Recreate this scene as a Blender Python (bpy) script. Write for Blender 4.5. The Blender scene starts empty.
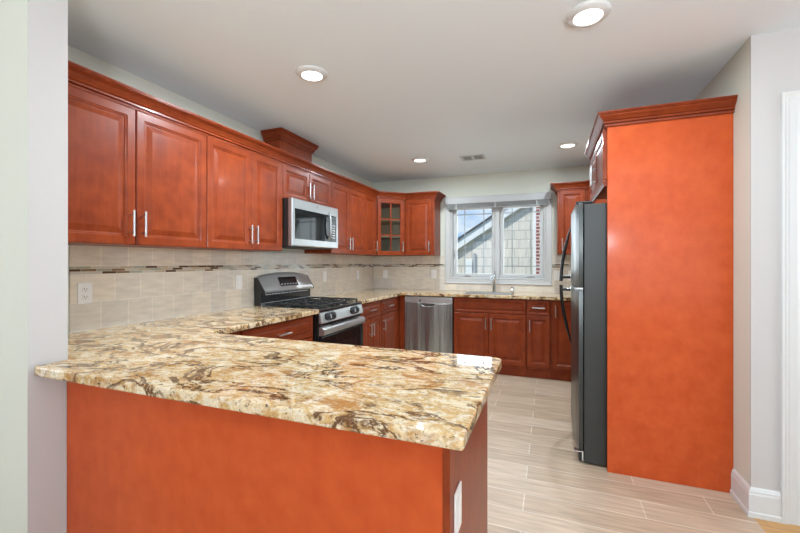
import bpy, bmesh, math, random
from mathutils import Vector, Matrix
random.seed(7)
PI = math.pi
SC = bpy.context.scene
COL = SC.collection

# ------------------------------------------------------------------ camera, world, lights, exposure
cd = bpy.data.cameras.new('camera')
cam = bpy.data.objects.new('camera', cd)
COL.objects.link(cam)
cam.location = (0, 0, 1.287)
cam.rotation_euler = (PI / 2, 0, 0.368)
cd.sensor_width = 36.0
cd.lens = 388.0 * 36.0 / 800.0
cd.shift_y = -4.1 / 800.0
cd.clip_start = 0.02
SC.camera = cam

SC.view_settings.view_transform = 'Standard'
SC.view_settings.look = 'None'
SC.view_settings.gamma = 1.0
SC.view_settings.use_curve_mapping = False
SC.view_settings.exposure = 0.17

world = bpy.data.worlds.new('sky')
SC.world = world
world.use_nodes = True
wn = world.node_tree.nodes
wl = world.node_tree.links
wn.clear()
w_out = wn.new('ShaderNodeOutputWorld')
w_bg = wn.new('ShaderNodeBackground')
w_tc = wn.new('ShaderNodeTexCoord')
w_mp = wn.new('ShaderNodeMapping')
w_mp.inputs['Scale'].default_value = (1, 1, 2.2)
w_mp.inputs['Location'].default_value = (0.35, 0.1, 0.2)
w_no = wn.new('ShaderNodeTexNoise')
w_no.inputs['Scale'].default_value = 7.0
w_no.inputs['Detail'].default_value = 6
w_cr = wn.new('ShaderNodeValToRGB')
w_cr.color_ramp.elements[0].position = 0.42
w_cr.color_ramp.elements[0].color = (0.27, 0.50, 0.86, 1)
w_cr.color_ramp.elements[1].position = 0.66
w_cr.color_ramp.elements[1].color = (0.86, 0.92, 0.98, 1)
wl.new(w_tc.outputs['Generated'], w_mp.inputs['Vector'])
wl.new(w_mp.outputs['Vector'], w_no.inputs['Vector'])
wl.new(w_no.outputs['Fac'], w_cr.inputs['Fac'])
wl.new(w_cr.outputs['Color'], w_bg.inputs['Color'])
wl.new(w_bg.outputs['Background'], w_out.inputs['Surface'])
w_bg.inputs['Strength'].default_value = 1.0

def area_light(name, loc, direction, sx, sy, watts, color=(1, 1, 1), spread=PI):
    d = bpy.data.lights.new(name, 'AREA')
    d.shape = 'RECTANGLE'
    d.size, d.size_y = sx, sy
    d.energy = watts
    d.color = color
    d.spread = spread
    o = bpy.data.objects.new(name, d)
    COL.objects.link(o)
    o.location = loc
    o.rotation_euler = Vector(direction).to_track_quat('-Z', 'Z').to_euler()
    return o

sd = bpy.data.lights.new('sun', 'SUN')
sd.energy = 3.8
sd.angle = 0.03
sd.color = (1.0, 0.95, 0.88)
sun = bpy.data.objects.new('sun', sd)
COL.objects.link(sun)
sun.rotation_euler = Vector((0.30, 0.55, -0.78)).to_track_quat('-Z', 'Z').to_euler()

# daylight entering through the big windows of the room behind the camera
area_light('rear_window_daylight_a', (-2.6, -4.02, 1.3), (0, 1, 0.8), 2.2, 2.0, 27, (0.95, 0.97, 1.0))
area_light('rear_window_daylight_b', (1.85, -4.02, 1.3), (0, 1, 0.8), 2.4, 2.0, 34, (0.95, 0.97, 1.0))
area_light('patio_door_daylight', (-4.83, -0.35, 1.1), (1, 0, 0.05), 1.3, 2.0, 42, (0.96, 0.98, 1.0))
area_light('kitchen_window_daylight', (-0.64, 5.34, 1.55), (0, -1, 0.35), 1.3, 1.0, 15, (0.86, 0.94, 1.0))
area_light('east_window_daylight', (3.63, 0.0, 1.3), (-1, 0, 0.25), 3.2, 1.7, 48, (0.96, 0.98, 1.0))

# added fill light without a fixture, aimed at the ceiling to brighten the kitchen
area_light('added_ceiling_fill', (0.7, -1.3, 1.6), (-0.1, 0.55, 1.0), 0.4, 0.4, 80, (0.82, 0.92, 1.0))

# ------------------------------------------------------------------ helpers
class MB:
    """collects shapes in one bmesh, then links them as ONE mesh object"""
    def __init__(self):
        self.bm = bmesh.new()

    def _merge(self, t):
        me = bpy.data.meshes.new('t')
        t.to_mesh(me)
        t.free()
        self.bm.from_mesh(me)
        bpy.data.meshes.remove(me)

    def box(self, x0, y0, z0, x1, y1, z1, bev=0.0, seg=2):
        t = bmesh.new()
        bmesh.ops.create_cube(t, size=1.0)
        for v in t.verts:
            v.co = Vector((x0 if v.co.x < 0 else x1, y0 if v.co.y < 0 else y1, z0 if v.co.z < 0 else z1))
        bmesh.ops.recalc_face_normals(t, faces=t.faces)
        if bev > 0:
            bmesh.ops.bevel(t, geom=list(t.edges), offset=bev, segments=seg, affect='EDGES', profile=0.5)
        self._merge(t)
        return self

    def cyl(self, p0, p1, r0, r1=None, seg=20):
        r1 = r0 if r1 is None else r1
        p0, p1 = Vector(p0), Vector(p1)
        t = bmesh.new()
        d = p1 - p0
        bmesh.ops.create_cone(t, cap_ends=True, segments=seg, radius1=r0, radius2=r1, depth=d.length)
        m = Matrix.Translation((p0 + p1) / 2) @ d.to_track_quat('Z', 'Y').to_matrix().to_4x4()
        bmesh.ops.transform(t, matrix=m, verts=t.verts)
        self._merge(t)
        return self

    def tube(self, pts, r, seg=10, flat=1.0):
        pts = [Vector(p) for p in pts]
        t = bmesh.new()
        rings = []
        for i, p in enumerate(pts):
            a = pts[max(i - 1, 0)]
            b = pts[min(i + 1, len(pts) - 1)]
            d = (b - a).normalized()
            up = Vector((0, 0, 1)) if abs(d.z) < 0.95 else Vector((1, 0, 0))
            s = d.cross(up).normalized()
            u = s.cross(d).normalized()
            rr = r[i] if isinstance(r, (list, tuple)) else r
            rings.append([t.verts.new(p + s * rr * math.cos(2 * PI * k / seg) + u * rr * flat * math.sin(2 * PI * k / seg)) for k in range(seg)])
        for a, b in zip(rings, rings[1:]):
            for k in range(seg):
                t.faces.new((a[k], a[(k + 1) % seg], b[(k + 1) % seg], b[k]))
        t.faces.new(rings[0][::-1])
        t.faces.new(rings[-1])
        bmesh.ops.recalc_face_normals(t, faces=t.faces)
        self._merge(t)
        return self

    def lathe(self, prof, c=(0, 0, 0), seg=32):
        t = bmesh.new()
        rings = []
        for (r, z) in prof:
            r = max(r, 0.0002)
            rings.append([t.verts.new((c[0] + r * math.cos(2 * PI * k / seg), c[1] + r * math.sin(2 * PI * k / seg), c[2] + z)) for k in range(seg)])
        for a, b in zip(rings, rings[1:]):
            for k in range(seg):
                t.faces.new((a[k], a[(k + 1) % seg], b[(k + 1) % seg], b[k]))
        t.faces.new(rings[0][::-1])
        t.faces.new(rings[-1])
        bmesh.ops.recalc_face_normals(t, faces=t.faces)
        self._merge(t)
        return self

    def prism(self, poly, z0, z1, bev=0.0, seg=2):
        """polygon in xy extruded in z; an optional eased edge on top and bottom"""
        t = bmesh.new()
        lo = [t.verts.new((x, y, z0)) for x, y in poly]
        hi = [t.verts.new((x, y, z1)) for x, y in poly]
        n = len(poly)
        t.faces.new(lo[::-1])
        t.faces.new(hi)
        for i in range(n):
            t.faces.new((lo[i], lo[(i + 1) % n], hi[(i + 1) % n], hi[i]))
        bmesh.ops.recalc_face_normals(t, faces=t.faces)
        if bev > 0:
            es = [e for e in t.edges if abs(e.verts[0].co.z - e.verts[1].co.z) < 1e-6]
            bmesh.ops.bevel(t, geom=es, offset=bev, segments=seg, affect='EDGES', profile=0.5)
        self._merge(t)
        return self

    def extrude_x(self, poly, x0, x1):
        """polygon in yz extruded along x"""
        t = bmesh.new()
        a = [t.verts.new((x0, y, z)) for y, z in poly]
        b = [t.verts.new((x1, y, z)) for y, z in poly]
        n = len(poly)
        t.faces.new(a)
        t.faces.new(b[::-1])
        for i in range(n):
            t.faces.new((a[i], b[i], b[(i + 1) % n], a[(i + 1) % n]))
        bmesh.ops.recalc_face_normals(t, faces=t.faces)
        self._merge(t)
        return self

    def sweep(self, path, prof, side=1):
        """profile (out, z) along an open path in xy with mitred corners; out goes to the right of the path (side=1)"""
        P = [Vector((x, y)) for x, y in path]
        t = bmesh.new()
        rows = []
        for i, p in enumerate(P):
            def nrm(a, b):
                d = (b - a).normalized()
                return Vector((d.y, -d.x)) * side
            if i == 0:
                m = nrm(P[0], P[1])
            elif i == len(P) - 1:
                m = nrm(P[-2], P[-1])
            else:
                n0, n1 = nrm(P[i - 1], p), nrm(p, P[i + 1])
                m = (n0 + n1).normalized()
                m = m / max(m.dot(n0), 0.2)
            rows.append([t.verts.new((p.x + m.x * o, p.y + m.y * o, z)) for o, z in prof])
        n = len(prof)
        for a, b in zip(rows, rows[1:]):
            for k in range(n):
                t.faces.new((a[k], a[(k + 1) % n], b[(k + 1) % n], b[k]))
        t.faces.new(rows[0][::-1])
        t.faces.new(rows[-1])
        bmesh.ops.recalc_face_normals(t, faces=t.faces)
        self._merge(t)
        return self

    def door(self, x0, z0, x1, z1, y, t=0.02, fr=0.058, raise_w=0.028):
        """raised-panel front; the face looks to -y, its front plane at y - t"""
        b = bmesh.new()
        rg = [(0, 0), (0, -t + 0.003), (0.003, -t), (fr - 0.014, -t), (fr - 0.010, -t + 0.004), (fr - 0.004, -t + 0.005), (fr, -t + 0.010),
              (fr + 0.005, -t + 0.010), (fr + 0.005 + raise_w, -t + 0.002), (fr + 0.007 + raise_w, -t + 0.0015)]
        loops = []
        for ins, yy in rg:
            loops.append([b.verts.new((xx, y + yy, zz)) for xx, zz in
                          ((x0 + ins, z0 + ins), (x1 - ins, z0 + ins), (x1 - ins, z1 - ins), (x0 + ins, z1 - ins))])
        for a, c in zip(loops, loops[1:]):
            for k in range(4):
                b.faces.new((a[k], a[(k + 1) % 4], c[(k + 1) % 4], c[k]))
        b.faces.new(loops[0][::-1])
        b.faces.new(loops[-1])
        bmesh.ops.recalc_face_normals(b, faces=b.faces)
        self._merge(b)
        return self

    def build(self, name, mat, parent=None, smooth=False, loc=None, rz=None):
        me = bpy.data.meshes.new(name)
        self.bm.to_mesh(me)
        self.bm.free()
        if smooth:
            me.shade_smooth()
            me.set_sharp_from_angle(angle=math.radians(38))
        me.materials.append(mat)
        o = bpy.data.objects.new(name, me)
        COL.objects.link(o)
        if parent is not None:
            o.parent = parent
        if loc is not None:
            o.location = loc
        if rz is not None:
            o.rotation_euler = (0, 0, rz)
        return o

def tag(o, label, cat, group=None):
    o['label'] = label
    o['category'] = cat
    if group:
        o['group'] = group
    return o

def thing(name, label, cat, loc=(0, 0, 0), rz=0.0, group=None):
    o = bpy.data.objects.new(name, None)
    o.empty_display_size = 0.1
    COL.objects.link(o)
    o.location = loc
    o.rotation_euler = (0, 0, rz)
    return tag(o, label, cat, group)

def struct(o):
    o['kind'] = 'structure'
    return o

# ------------------------------------------------------------------ materials
def new_mat(name):
    m = bpy.data.materials.new(name)
    m.use_nodes = True
    nt = m.node_tree
    b = nt.nodes['Principled BSDF']
    return m, nt.nodes, nt.links, b

def plain(name, col, rough=0.5, metal=0.0, coat=0.0, ior=None, var=0.0, vscale=6.0):
    m, n, l, b = new_mat(name)
    b.inputs['Base Color'].default_value = (*col, 1)
    b.inputs['Roughness'].default_value = rough
    b.inputs['Metallic'].default_value = metal
    b.inputs['Coat Weight'].default_value = coat
    b.inputs['Coat Roughness'].default_value = 0.08
    if ior:
        b.inputs['IOR'].default_value = ior
    if var > 0:
        tc = n.new('ShaderNodeTexCoord')
        no = n.new('ShaderNodeTexNoise')
        no.inputs['Scale'].default_value = vscale
        no.inputs['Detail'].default_value = 4
        cr = n.new('ShaderNodeValToRGB')
        cr.color_ramp.elements[0].color = (*[c * (1 - var) for c in col], 1)
        cr.color_ramp.elements[1].color = (*[min(1, c * (1 + var)) for c in col], 1)
        l.new(tc.outputs['Object'], no.inputs['Vector'])
        l.new(no.outputs['Fac'], cr.inputs['Fac'])
        l.new(cr.outputs['Color'], b.inputs['Base Color'])
    return m

def wood(name, dark, light, rough=0.36, coat=0.06, grain=(26, 26, 2.2), horiz=False, spec=0.2, mottle=11.0, mott=0.62):
    m, n, l, b = new_mat(name)
    tc = n.new('ShaderNodeTexCoord')
    mp = n.new('ShaderNodeMapping')
    mp.inputs['Scale'].default_value = grain if not horiz else (grain[2], grain[1], grain[0])
    no = n.new('ShaderNodeTexNoise')
    no.inputs['Scale'].default_value = 2.0
    no.inputs['Detail'].default_value = 5
    no.inputs['Roughness'].default_value = 0.6
    mot = n.new('ShaderNodeTexNoise')
    mot.inputs['Scale'].default_value = mottle
    mot.inputs['Detail'].default_value = 4
    mx = n.new('ShaderNodeMix')
    mx.data_type = 'FLOAT'
    mx.inputs['Factor'].default_value = mott
    cr = n.new('ShaderNodeValToRGB')
    cr.color_ramp.elements[0].position = 0.32
    cr.color_ramp.elements[0].color = (*dark, 1)
    cr.color_ramp.elements[1].position = 0.68
    cr.color_ramp.elements[1].color = (*light, 1)
    l.new(tc.outputs['Object'], mp.inputs['Vector'])
    l.new(mp.outputs['Vector'], no.inputs['Vector'])
    l.new(tc.outputs['Object'], mot.inputs['Vector'])
    l.new(no.outputs['Fac'], mx.inputs['A'])
    l.new(mot.outputs['Fac'], mx.inputs['B'])
    l.new(mx.outputs['Result'], cr.inputs['Fac'])
    l.new(cr.outputs['Color'], b.inputs['Base Color'])
    b.inputs['Roughness'].default_value = rough
    b.inputs['Coat Weight'].default_value = coat
    b.inputs['Coat Roughness'].default_value = 0.12
    b.inputs['Specular IOR Level'].default_value = spec
    return m

CHERRY = wood('cherry_wood', (0.170, 0.025, 0.007), (0.276, 0.049, 0.012))
CHERRY_H = wood('cherry_wood_horizontal', (0.170, 0.025, 0.007), (0.276, 0.049, 0.012), horiz=True)
VENEER = wood('cherry_veneer', (0.48, 0.068, 0.014), (0.58, 0.100, 0.024), rough=0.36, coat=0.12, grain=(14, 14, 5), spec=0.16, mottle=14.0, mott=0.7)
CHERRY_IN = wood('cabinet_interior', (0.42, 0.34, 0.22), (0.52, 0.43, 0.30), rough=0.5, coat=0.0)
WALL = plain('wall_paint', (0.64, 0.64, 0.555), 0.85, var=0.015, vscale=2.0)
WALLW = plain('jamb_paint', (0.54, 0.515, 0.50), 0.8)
CEIL = plain('ceiling_paint', (0.80, 0.875, 0.925), 0.9)
TRIMW = plain('white_trim_paint', (0.66, 0.66, 0.65), 0.35, coat=0.1)
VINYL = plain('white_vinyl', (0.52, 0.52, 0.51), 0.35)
PLATE = plain('white_plate_plastic', (0.83, 0.81, 0.78), 0.3)
SLOT = plain('dark_slot', (0.05, 0.045, 0.04), 0.6)
CHROME = plain('chrome', (0.80, 0.81, 0.83), 0.12, 1.0)
NICKEL = plain('brushed_nickel', (0.56, 0.55, 0.545), 0.36, 1.0)
BLACK = plain('black_enamel', (0.012, 0.012, 0.012), 0.22, coat=0.3)
BLACKM = plain('black_matte_metal', (0.02, 0.02, 0.021), 0.5)
IRON = plain('cast_iron', (0.018, 0.018, 0.018), 0.55)
BGLASS = plain('black_glass', (0.008, 0.009, 0.009), 0.05, ior=1.35)
FRSIDE = plain('fridge_side_paint', (0.034, 0.035, 0.032), 0.45, 0.1)
FRDOOR = plain('fridge_door_steel', (0.06, 0.064, 0.062), 0.3, 0.6)
BLINDM = plain('blind_slats_grey', (0.26, 0.26, 0.25), 0.5)
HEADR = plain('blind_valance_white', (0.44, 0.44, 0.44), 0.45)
GRILLE = plain('window_grille_grey', (0.36, 0.38, 0.40), 0.5)

def brushed(name, col=(0.50, 0.515, 0.515), rough=0.34, sc=(140, 140, 1.2), wave=0.0):
    m, n, l, b = new_mat(name)
    tc = n.new('ShaderNodeTexCoord')
    mp = n.new('ShaderNodeMapping')
    mp.inputs['Scale'].default_value = sc
    no = n.new('ShaderNodeTexNoise')
    no.inputs['Scale'].default_value = 1.0
    no.inputs['Detail'].default_value = 3
    mr = n.new('ShaderNodeMapRange')
    mr.inputs['To Min'].default_value = rough - 0.07
    mr.inputs['To Max'].default_value = rough + 0.09
    l.new(tc.outputs['Object'], mp.inputs['Vector'])
    l.new(mp.outputs['Vector'], no.inputs['Vector'])
    l.new(no.outputs['Fac'], mr.inputs['Value'])
    l.new(mr.outputs['Result'], b.inputs['Roughness'])
    b.inputs['Base Color'].default_value = (*col, 1)
    b.inputs['Metallic'].default_value = 0.92
    if wave:
        mp2 = n.new('ShaderNodeMapping')
        mp2.inputs['Scale'].default_value = (4.5, 4.5, 0.2)
        no2 = n.new('ShaderNodeTexNoise')
        no2.inputs['Scale'].default_value = 1.0
        no2.inputs['Detail'].default_value = 3
        bp = n.new('ShaderNodeBump')
        bp.inputs['Strength'].default_value = 1.0
        bp.inputs['Distance'].default_value = wave
        l.new(tc.outputs['Object'], mp2.inputs['Vector'])
        l.new(mp2.outputs['Vector'], no2.inputs['Vector'])
        l.new(no2.outputs['Fac'], bp.inputs['Height'])
        l.new(bp.outputs['Normal'], b.inputs['Normal'])
    return m

STEEL = brushed('brushed_steel', sc=(1.2, 140, 140))
STEELV = brushed('brushed_steel_vertical', (0.43, 0.475, 0.475), 0.28, wave=0.05)

def tile_mat(name, zoff, xoff, c1, c2, grout, w=0.152, h=0.1535, mortar=0.0022, offs=0.5, axes='xz', rough=0.25, streak=(3, 3, 14), var=(0.86, 1.1)):
    m, n, l, b = new_mat(name)
    tc = n.new('ShaderNodeTexCoord')
    sx = n.new('ShaderNodeSeparateXYZ')
    cx = n.new('ShaderNodeCombineXYZ')
    l.new(tc.outputs['Object'], sx.inputs['Vector'])
    ax = n.new('ShaderNodeMath'); ax.operation = 'ADD'; ax.inputs[1].default_value = xoff
    az = n.new('ShaderNodeMath'); az.operation = 'ADD'; az.inputs[1].default_value = zoff
    l.new(sx.outputs['X'], ax.inputs[0])
    l.new(sx.outputs['Z' if axes == 'xz' else 'Y'], az.inputs[0])
    l.new(ax.outputs[0], cx.inputs['X'])
    l.new(az.outputs[0], cx.inputs['Y'])
    br = n.new('ShaderNodeTexBrick')
    br.offset = offs
    br.inputs['Scale'].default_value = 1.0
    br.inputs['Brick Width'].default_value = w
    br.inputs['Row Height'].default_value = h
    br.inputs['Mortar Size'].default_value = mortar
    br.inputs['Mortar Smooth'].default_value = 0.1
    br.inputs['Color1'].default_value = (*c1, 1)
    br.inputs['Color2'].default_value = (*c2, 1)
    br.inputs['Mortar'].default_value = (*grout, 1)
    l.new(cx.outputs['Vector'], br.inputs['Vector'])
    mp = n.new('ShaderNodeMapping'); mp.inputs['Scale'].default_value = streak
    l.new(tc.outputs['Object'], mp.inputs['Vector'])
    no = n.new('ShaderNodeTexNoise'); no.inputs['Scale'].default_value = 3.0; no.inputs['Detail'].default_value = 6
    l.new(mp.outputs['Vector'], no.inputs['Vector'])
    mr = n.new('ShaderNodeMapRange')
    mr.inputs['From Min'].default_value = 0.25; mr.inputs['From Max'].default_value = 0.75
    mr.inputs['To Min'].default_value, mr.inputs['To Max'].default_value = var
    l.new(no.outputs['Fac'], mr.inputs['Value'])
    mx = n.new('ShaderNodeMix'); mx.data_type = 'RGBA'; mx.blend_type = 'MULTIPLY'
    mx.inputs['Factor'].default_value = 1.0
    l.new(br.outputs['Color'], mx.inputs['A'])
    l.new(mr.outputs['Result'], mx.inputs['B'])
    l.new(mx.outputs['Result'], b.inputs['Base Color'])
    bp = n.new('ShaderNodeBump'); bp.inputs['Strength'].default_value = 0.25; bp.inputs['Distance'].default_value = 0.002
    inv = n.new('ShaderNodeMath'); inv.operation = 'SUBTRACT'; inv.inputs[0].default_value = 1.0
    l.new(br.outputs['Fac'], inv.inputs[1])
    l.new(inv.outputs[0], bp.inputs['Height'])
    l.new(bp.outputs['Normal'], b.inputs['Normal'])
    b.inputs['Roughness'].default_value = rough
    return m

def mosaic_mat(name):
    """glass and stone strip mosaic: three rows of short sticks, a random colour each"""
    m, n, l, b = new_mat(name)
    tc = n.new('ShaderNodeTexCoord')
    sx = n.new('ShaderNodeSeparateXYZ')
    l.new(tc.outputs['Object'], sx.inputs['Vector'])
    def math_(op, a, bb):
        q = n.new('ShaderNodeMath'); q.operation = op
        for i, v in enumerate((a, bb)):
            if v is None:
                continue
            if isinstance(v, (int, float)):
                q.inputs[i].default_value = v
            else:
                l.new(v, q.inputs[i])
        return q.outputs[0]
    row = math_('FLOOR', math_('DIVIDE', sx.outputs['Z'], 0.0145), None)
    xs = math_('ADD', math_('DIVIDE', sx.outputs['X'], 0.078), math_('MULTIPLY', row, 0.37))
    colm = math_('FLOOR', xs, None)
    cb = n.new('ShaderNodeCombineXYZ')
    l.new(colm, cb.inputs['X']); l.new(row, cb.inputs['Y'])
    wn_ = n.new('ShaderNodeTexWhiteNoise'); wn_.noise_dimensions = '2D'
    l.new(cb.outputs['Vector'], wn_.inputs['Vector'])
    cr = n.new('ShaderNodeValToRGB')
    cr.color_ramp.interpolation = 'CONSTANT'
    els = [(0, (0.11, 0.055, 0.025)), (0.25, (0.50, 0.40, 0.28)), (0.42, (0.36, 0.36, 0.28)), (0.62, (0.24, 0.15, 0.085)), (0.75, (0.55, 0.50, 0.42))]
    while len(cr.color_ramp.elements) < len(els):
        cr.color_ramp.elements.new(0.5)
    for e, (p, c) in zip(cr.color_ramp.elements, els):
        e.position = p; e.color = (*c, 1)
    l.new(wn_.outputs['Value'], cr.inputs['Fac'])
    fx = math_('FRACT', xs, None)
    fz = math_('FRACT', math_('DIVIDE', sx.outputs['Z'], 0.0145), None)
    ing = math_('MULTIPLY', math_('GREATER_THAN', fx, 0.03), math_('GREATER_THAN', fz, 0.12))
    mx = n.new('ShaderNodeMix'); mx.data_type = 'RGBA'
    mx.inputs['A'].default_value = (0.62, 0.57, 0.49, 1)
    l.new(ing, mx.inputs['Factor']); l.new(cr.outputs['Color'], mx.inputs['B'])
    l.new(mx.outputs['Result'], b.inputs['Base Color'])
    b.inputs['Roughness'].default_value = 0.15
    return m

TILE_LOW = tile_mat('backsplash_tile_lower', -0.914 + 0.1535 * 2, 0.076, (0.76, 0.67, 0.55), (0.66, 0.60, 0.52), (0.82, 0.76, 0.66))
TILE_UP = tile_mat('backsplash_tile_upper', -1.265 + 0.1535 * 2, 0.076, (0.76, 0.67, 0.55), (0.66, 0.60, 0.52), (0.82, 0.76, 0.66))
MOSAIC = mosaic_mat('mosaic_strip')
FLOORT = tile_mat('wood_look_floor_tile', -2.585 + 0.1605 * 40, 0.18 + 9.1, (0.60, 0.46, 0.34), (0.46, 0.335, 0.23), (0.69, 0.60, 0.49), w=0.915, h=0.1605,
                  mortar=0.003, offs=0.36, axes='xy', rough=0.36, streak=(1.6, 16, 1), var=(0.72, 1.14))
HARD = tile_mat('oak_floor_boards', 0.0, 10.0, (0.52, 0.27, 0.085), (0.60, 0.33, 0.12), (0.25, 0.12, 0.04), w=1.1, h=0.083, mortar=0.001, offs=0.4,
                axes='xy', rough=0.3, streak=(1.2, 14, 1))

def granite():
    m, n, l, b = new_mat('granite')
    tc = n.new('ShaderNodeTexCoord')
    def noise(sc, det, mapping=None, dist=0.0, rough=0.6):
        q = n.new('ShaderNodeTexNoise')
        q.inputs['Scale'].default_value = sc
        q.inputs['Detail'].default_value = det
        q.inputs['Roughness'].default_value = rough
        q.inputs['Distortion'].default_value = dist
        if mapping:
            mp = n.new('ShaderNodeMapping')
            mp.inputs['Rotation'].default_value = (0, 0, mapping[0])
            mp.inputs['Scale'].default_value = mapping[1]
            l.new(tc.outputs['Object'], mp.inputs['Vector'])
            l.new(mp.outputs['Vector'], q.inputs['Vector'])
        else:
            l.new(tc.outputs['Object'], q.inputs['Vector'])
        return q.outputs['Fac']
    def ramp(src, pts):
        cr = n.new('ShaderNodeValToRGB')
        while len(cr.color_ramp.elements) < len(pts):
            cr.color_ramp.elements.new(0.5)
        for e, (p, c) in zip(cr.color_ramp.elements, pts):
            e.position = p
            e.color = (*c, 1) if len(c) == 3 else c
        l.new(src, cr.inputs['Fac'])
        return cr.outputs['Color']
    def mix(f, a, bb):
        q = n.new('ShaderNodeMix'); q.data_type = 'RGBA'
        l.new(f, q.inputs['Factor'])
        l.new(a, q.inputs['A'])
        if isinstance(bb, tuple):
            q.inputs['B'].default_value = (*bb, 1)
        else:
            l.new(bb, q.inputs['B'])
        return q.outputs['Result']
    flow = (-0.55, (1.0, 1.6, 1.4))
    base = ramp(noise(10.0, 9, flow, 0.5, 0.68), [(0.30, (0.77, 0.68, 0.53)), (0.44, (0.71, 0.55, 0.34)), (0.53, (0.54, 0.31, 0.10)), (0.63, (0.74, 0.61, 0.42))])
    pale = ramp(noise(36, 7, flow, 0.3, 0.65), [(0.50, (0, 0, 0)), (0.62, (0.8, 0.8, 0.8))])
    c = mix(pale, base, (0.76, 0.67, 0.53))
    rust = ramp(noise(5.5, 10, (-0.9, (1.0, 1.7, 1.2)), 0.9, 0.72), [(0.53, (0, 0, 0)), (0.62, (0.9, 0.9, 0.9))])
    c = mix(rust, c, (0.42, 0.19, 0.05))
    # dark flowing veins: the narrow band where a distorted noise crosses its middle value
    vein = ramp(noise(2.9, 10, (-0.85, (1.0, 1.9, 1.4)), 0.7, 0.62), [(0.472, (0, 0, 0)), (0.492, (1, 1, 1)), (0.506, (1, 1, 1)), (0.526, (0, 0, 0))])
    gate = ramp(noise(6.0, 6), [(0.36, (0, 0, 0)), (0.48, (1, 1, 1))])
    mm = n.new('ShaderNodeMix'); mm.data_type = 'RGBA'; mm.blend_type = 'MULTIPLY'; mm.inputs['Factor'].default_value = 1
    l.new(vein, mm.inputs['A']); l.new(gate, mm.inputs['B'])
    c = mix(mm.outputs['Result'], c, (0.14, 0.062, 0.022))
    speck = ramp(noise(80, 5, (-0.6, (1, 1.4, 1)), 0.2, 0.7), [(0.565, (0, 0, 0)), (0.63, (1, 1, 1))])
    gate2 = ramp(noise(7.0, 5, (0.4, (1, 1.6, 1))), [(0.42, (0.12, 0.12, 0.12)), (0.58, (1, 1, 1))])
    m2 = n.new('ShaderNodeMix'); m2.data_type = 'RGBA'; m2.blend_type = 'MULTIPLY'; m2.inputs['Factor'].default_value = 1
    l.new(speck, m2.inputs['A']); l.new(gate2, m2.inputs['B'])
    c = mix(m2.outputs['Result'], c, (0.07, 0.045, 0.035))
    fine = ramp(noise(150, 3), [(0.3, (0.82, 0.82, 0.82)), (0.7, (1.1, 1.1, 1.1))])
    m3 = n.new('ShaderNodeMix'); m3.data_type = 'RGBA'; m3.blend_type = 'MULTIPLY'; m3.inputs['Factor'].default_value = 1
    l.new(c, m3.inputs['A']); l.new(fine, m3.inputs['B'])
    l.new(m3.outputs['Result'], b.inputs['Base Color'])
    b.inputs['Roughness'].default_value = 0.035
    b.inputs['IOR'].default_value = 1.5
    return m
GRANITE = granite()

def glass_mat(name, tint=(0.96, 0.98, 0.98), refl=0.08):
    m, n, l, b = new_mat(name)
    out = n['Material Output']
    tr = n.new('ShaderNodeBsdfTransparent'); tr.inputs['Color'].default_value = (*tint, 1)
    gl = n.new('ShaderNodeBsdfGlossy'); gl.inputs['Roughness'].default_value = 0.02
    fr = n.new('ShaderNodeFresnel'); fr.inputs['IOR'].default_value = 1.45
    ms = n.new('ShaderNodeMixShader')
    l.new(fr.outputs['Fac'], ms.inputs['Fac'])
    l.new(tr.outputs['BSDF'], ms.inputs[1])
    l.new(gl.outputs['BSDF'], ms.inputs[2])
    l.new(ms.outputs['Shader'], out.inputs['Surface'])
    n.remove(b)
    return m
GLASS = glass_mat('clear_glass')

def emit(name, col, s):
    m, n, l, b = new_mat(name)
    b.inputs['Base Color'].default_value = (0.9, 0.9, 0.9, 1)
    b.inputs['Emission Color'].default_value = (*col, 1)
    b.inputs['Emission Strength'].default_value = s
    return m
LENS = emit('lamp_lens', (1.0, 0.97, 0.92), 2.2)
DISPLAY = plain('black_display', (0.01, 0.01, 0.012), 0.1)
MARK = plain('pale_marking', (0.55, 0.56, 0.56), 0.4)

# ------------------------------------------------------------------ dimensions of the room
XL, YB, XR, ZC = -2.38, 5.10, 0.955, 2.44
YF = 2.483
UF = XL + 0.305            # carcass front of the left wall cabinets
BF = YB - 0.305            # carcass front of the back wall cabinets
LBX = -1.765               # carcass front of the left base cabinets
LBY = 4.55                 # carcass front of the back base cabinets
ZU0, ZU1 = 1.38, 2.13

# ------------------------------------------------------------------ room shell
struct(MB().box(-4.9, -4.2, -0.1, 0.96, 5.25, 0.0).build('floor', FLOORT))
o = struct(MB().box(0.96, -4.2, -0.1, 3.7, 2.60, 0.0).build('floor', HARD))
struct(MB().box(-4.9, -4.2, ZC, 3.7, 5.25, ZC + 0.1).build('ceiling', CEIL))
struct(MB().box(XL - 0.12, 0.934, 0, XL, 5.22, ZC).build('wall_left', WALL))
struct(MB().box(-4.9, 0.814, 0, -1.7352, 0.934, ZC).build('wall_partition', WALL))
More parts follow.
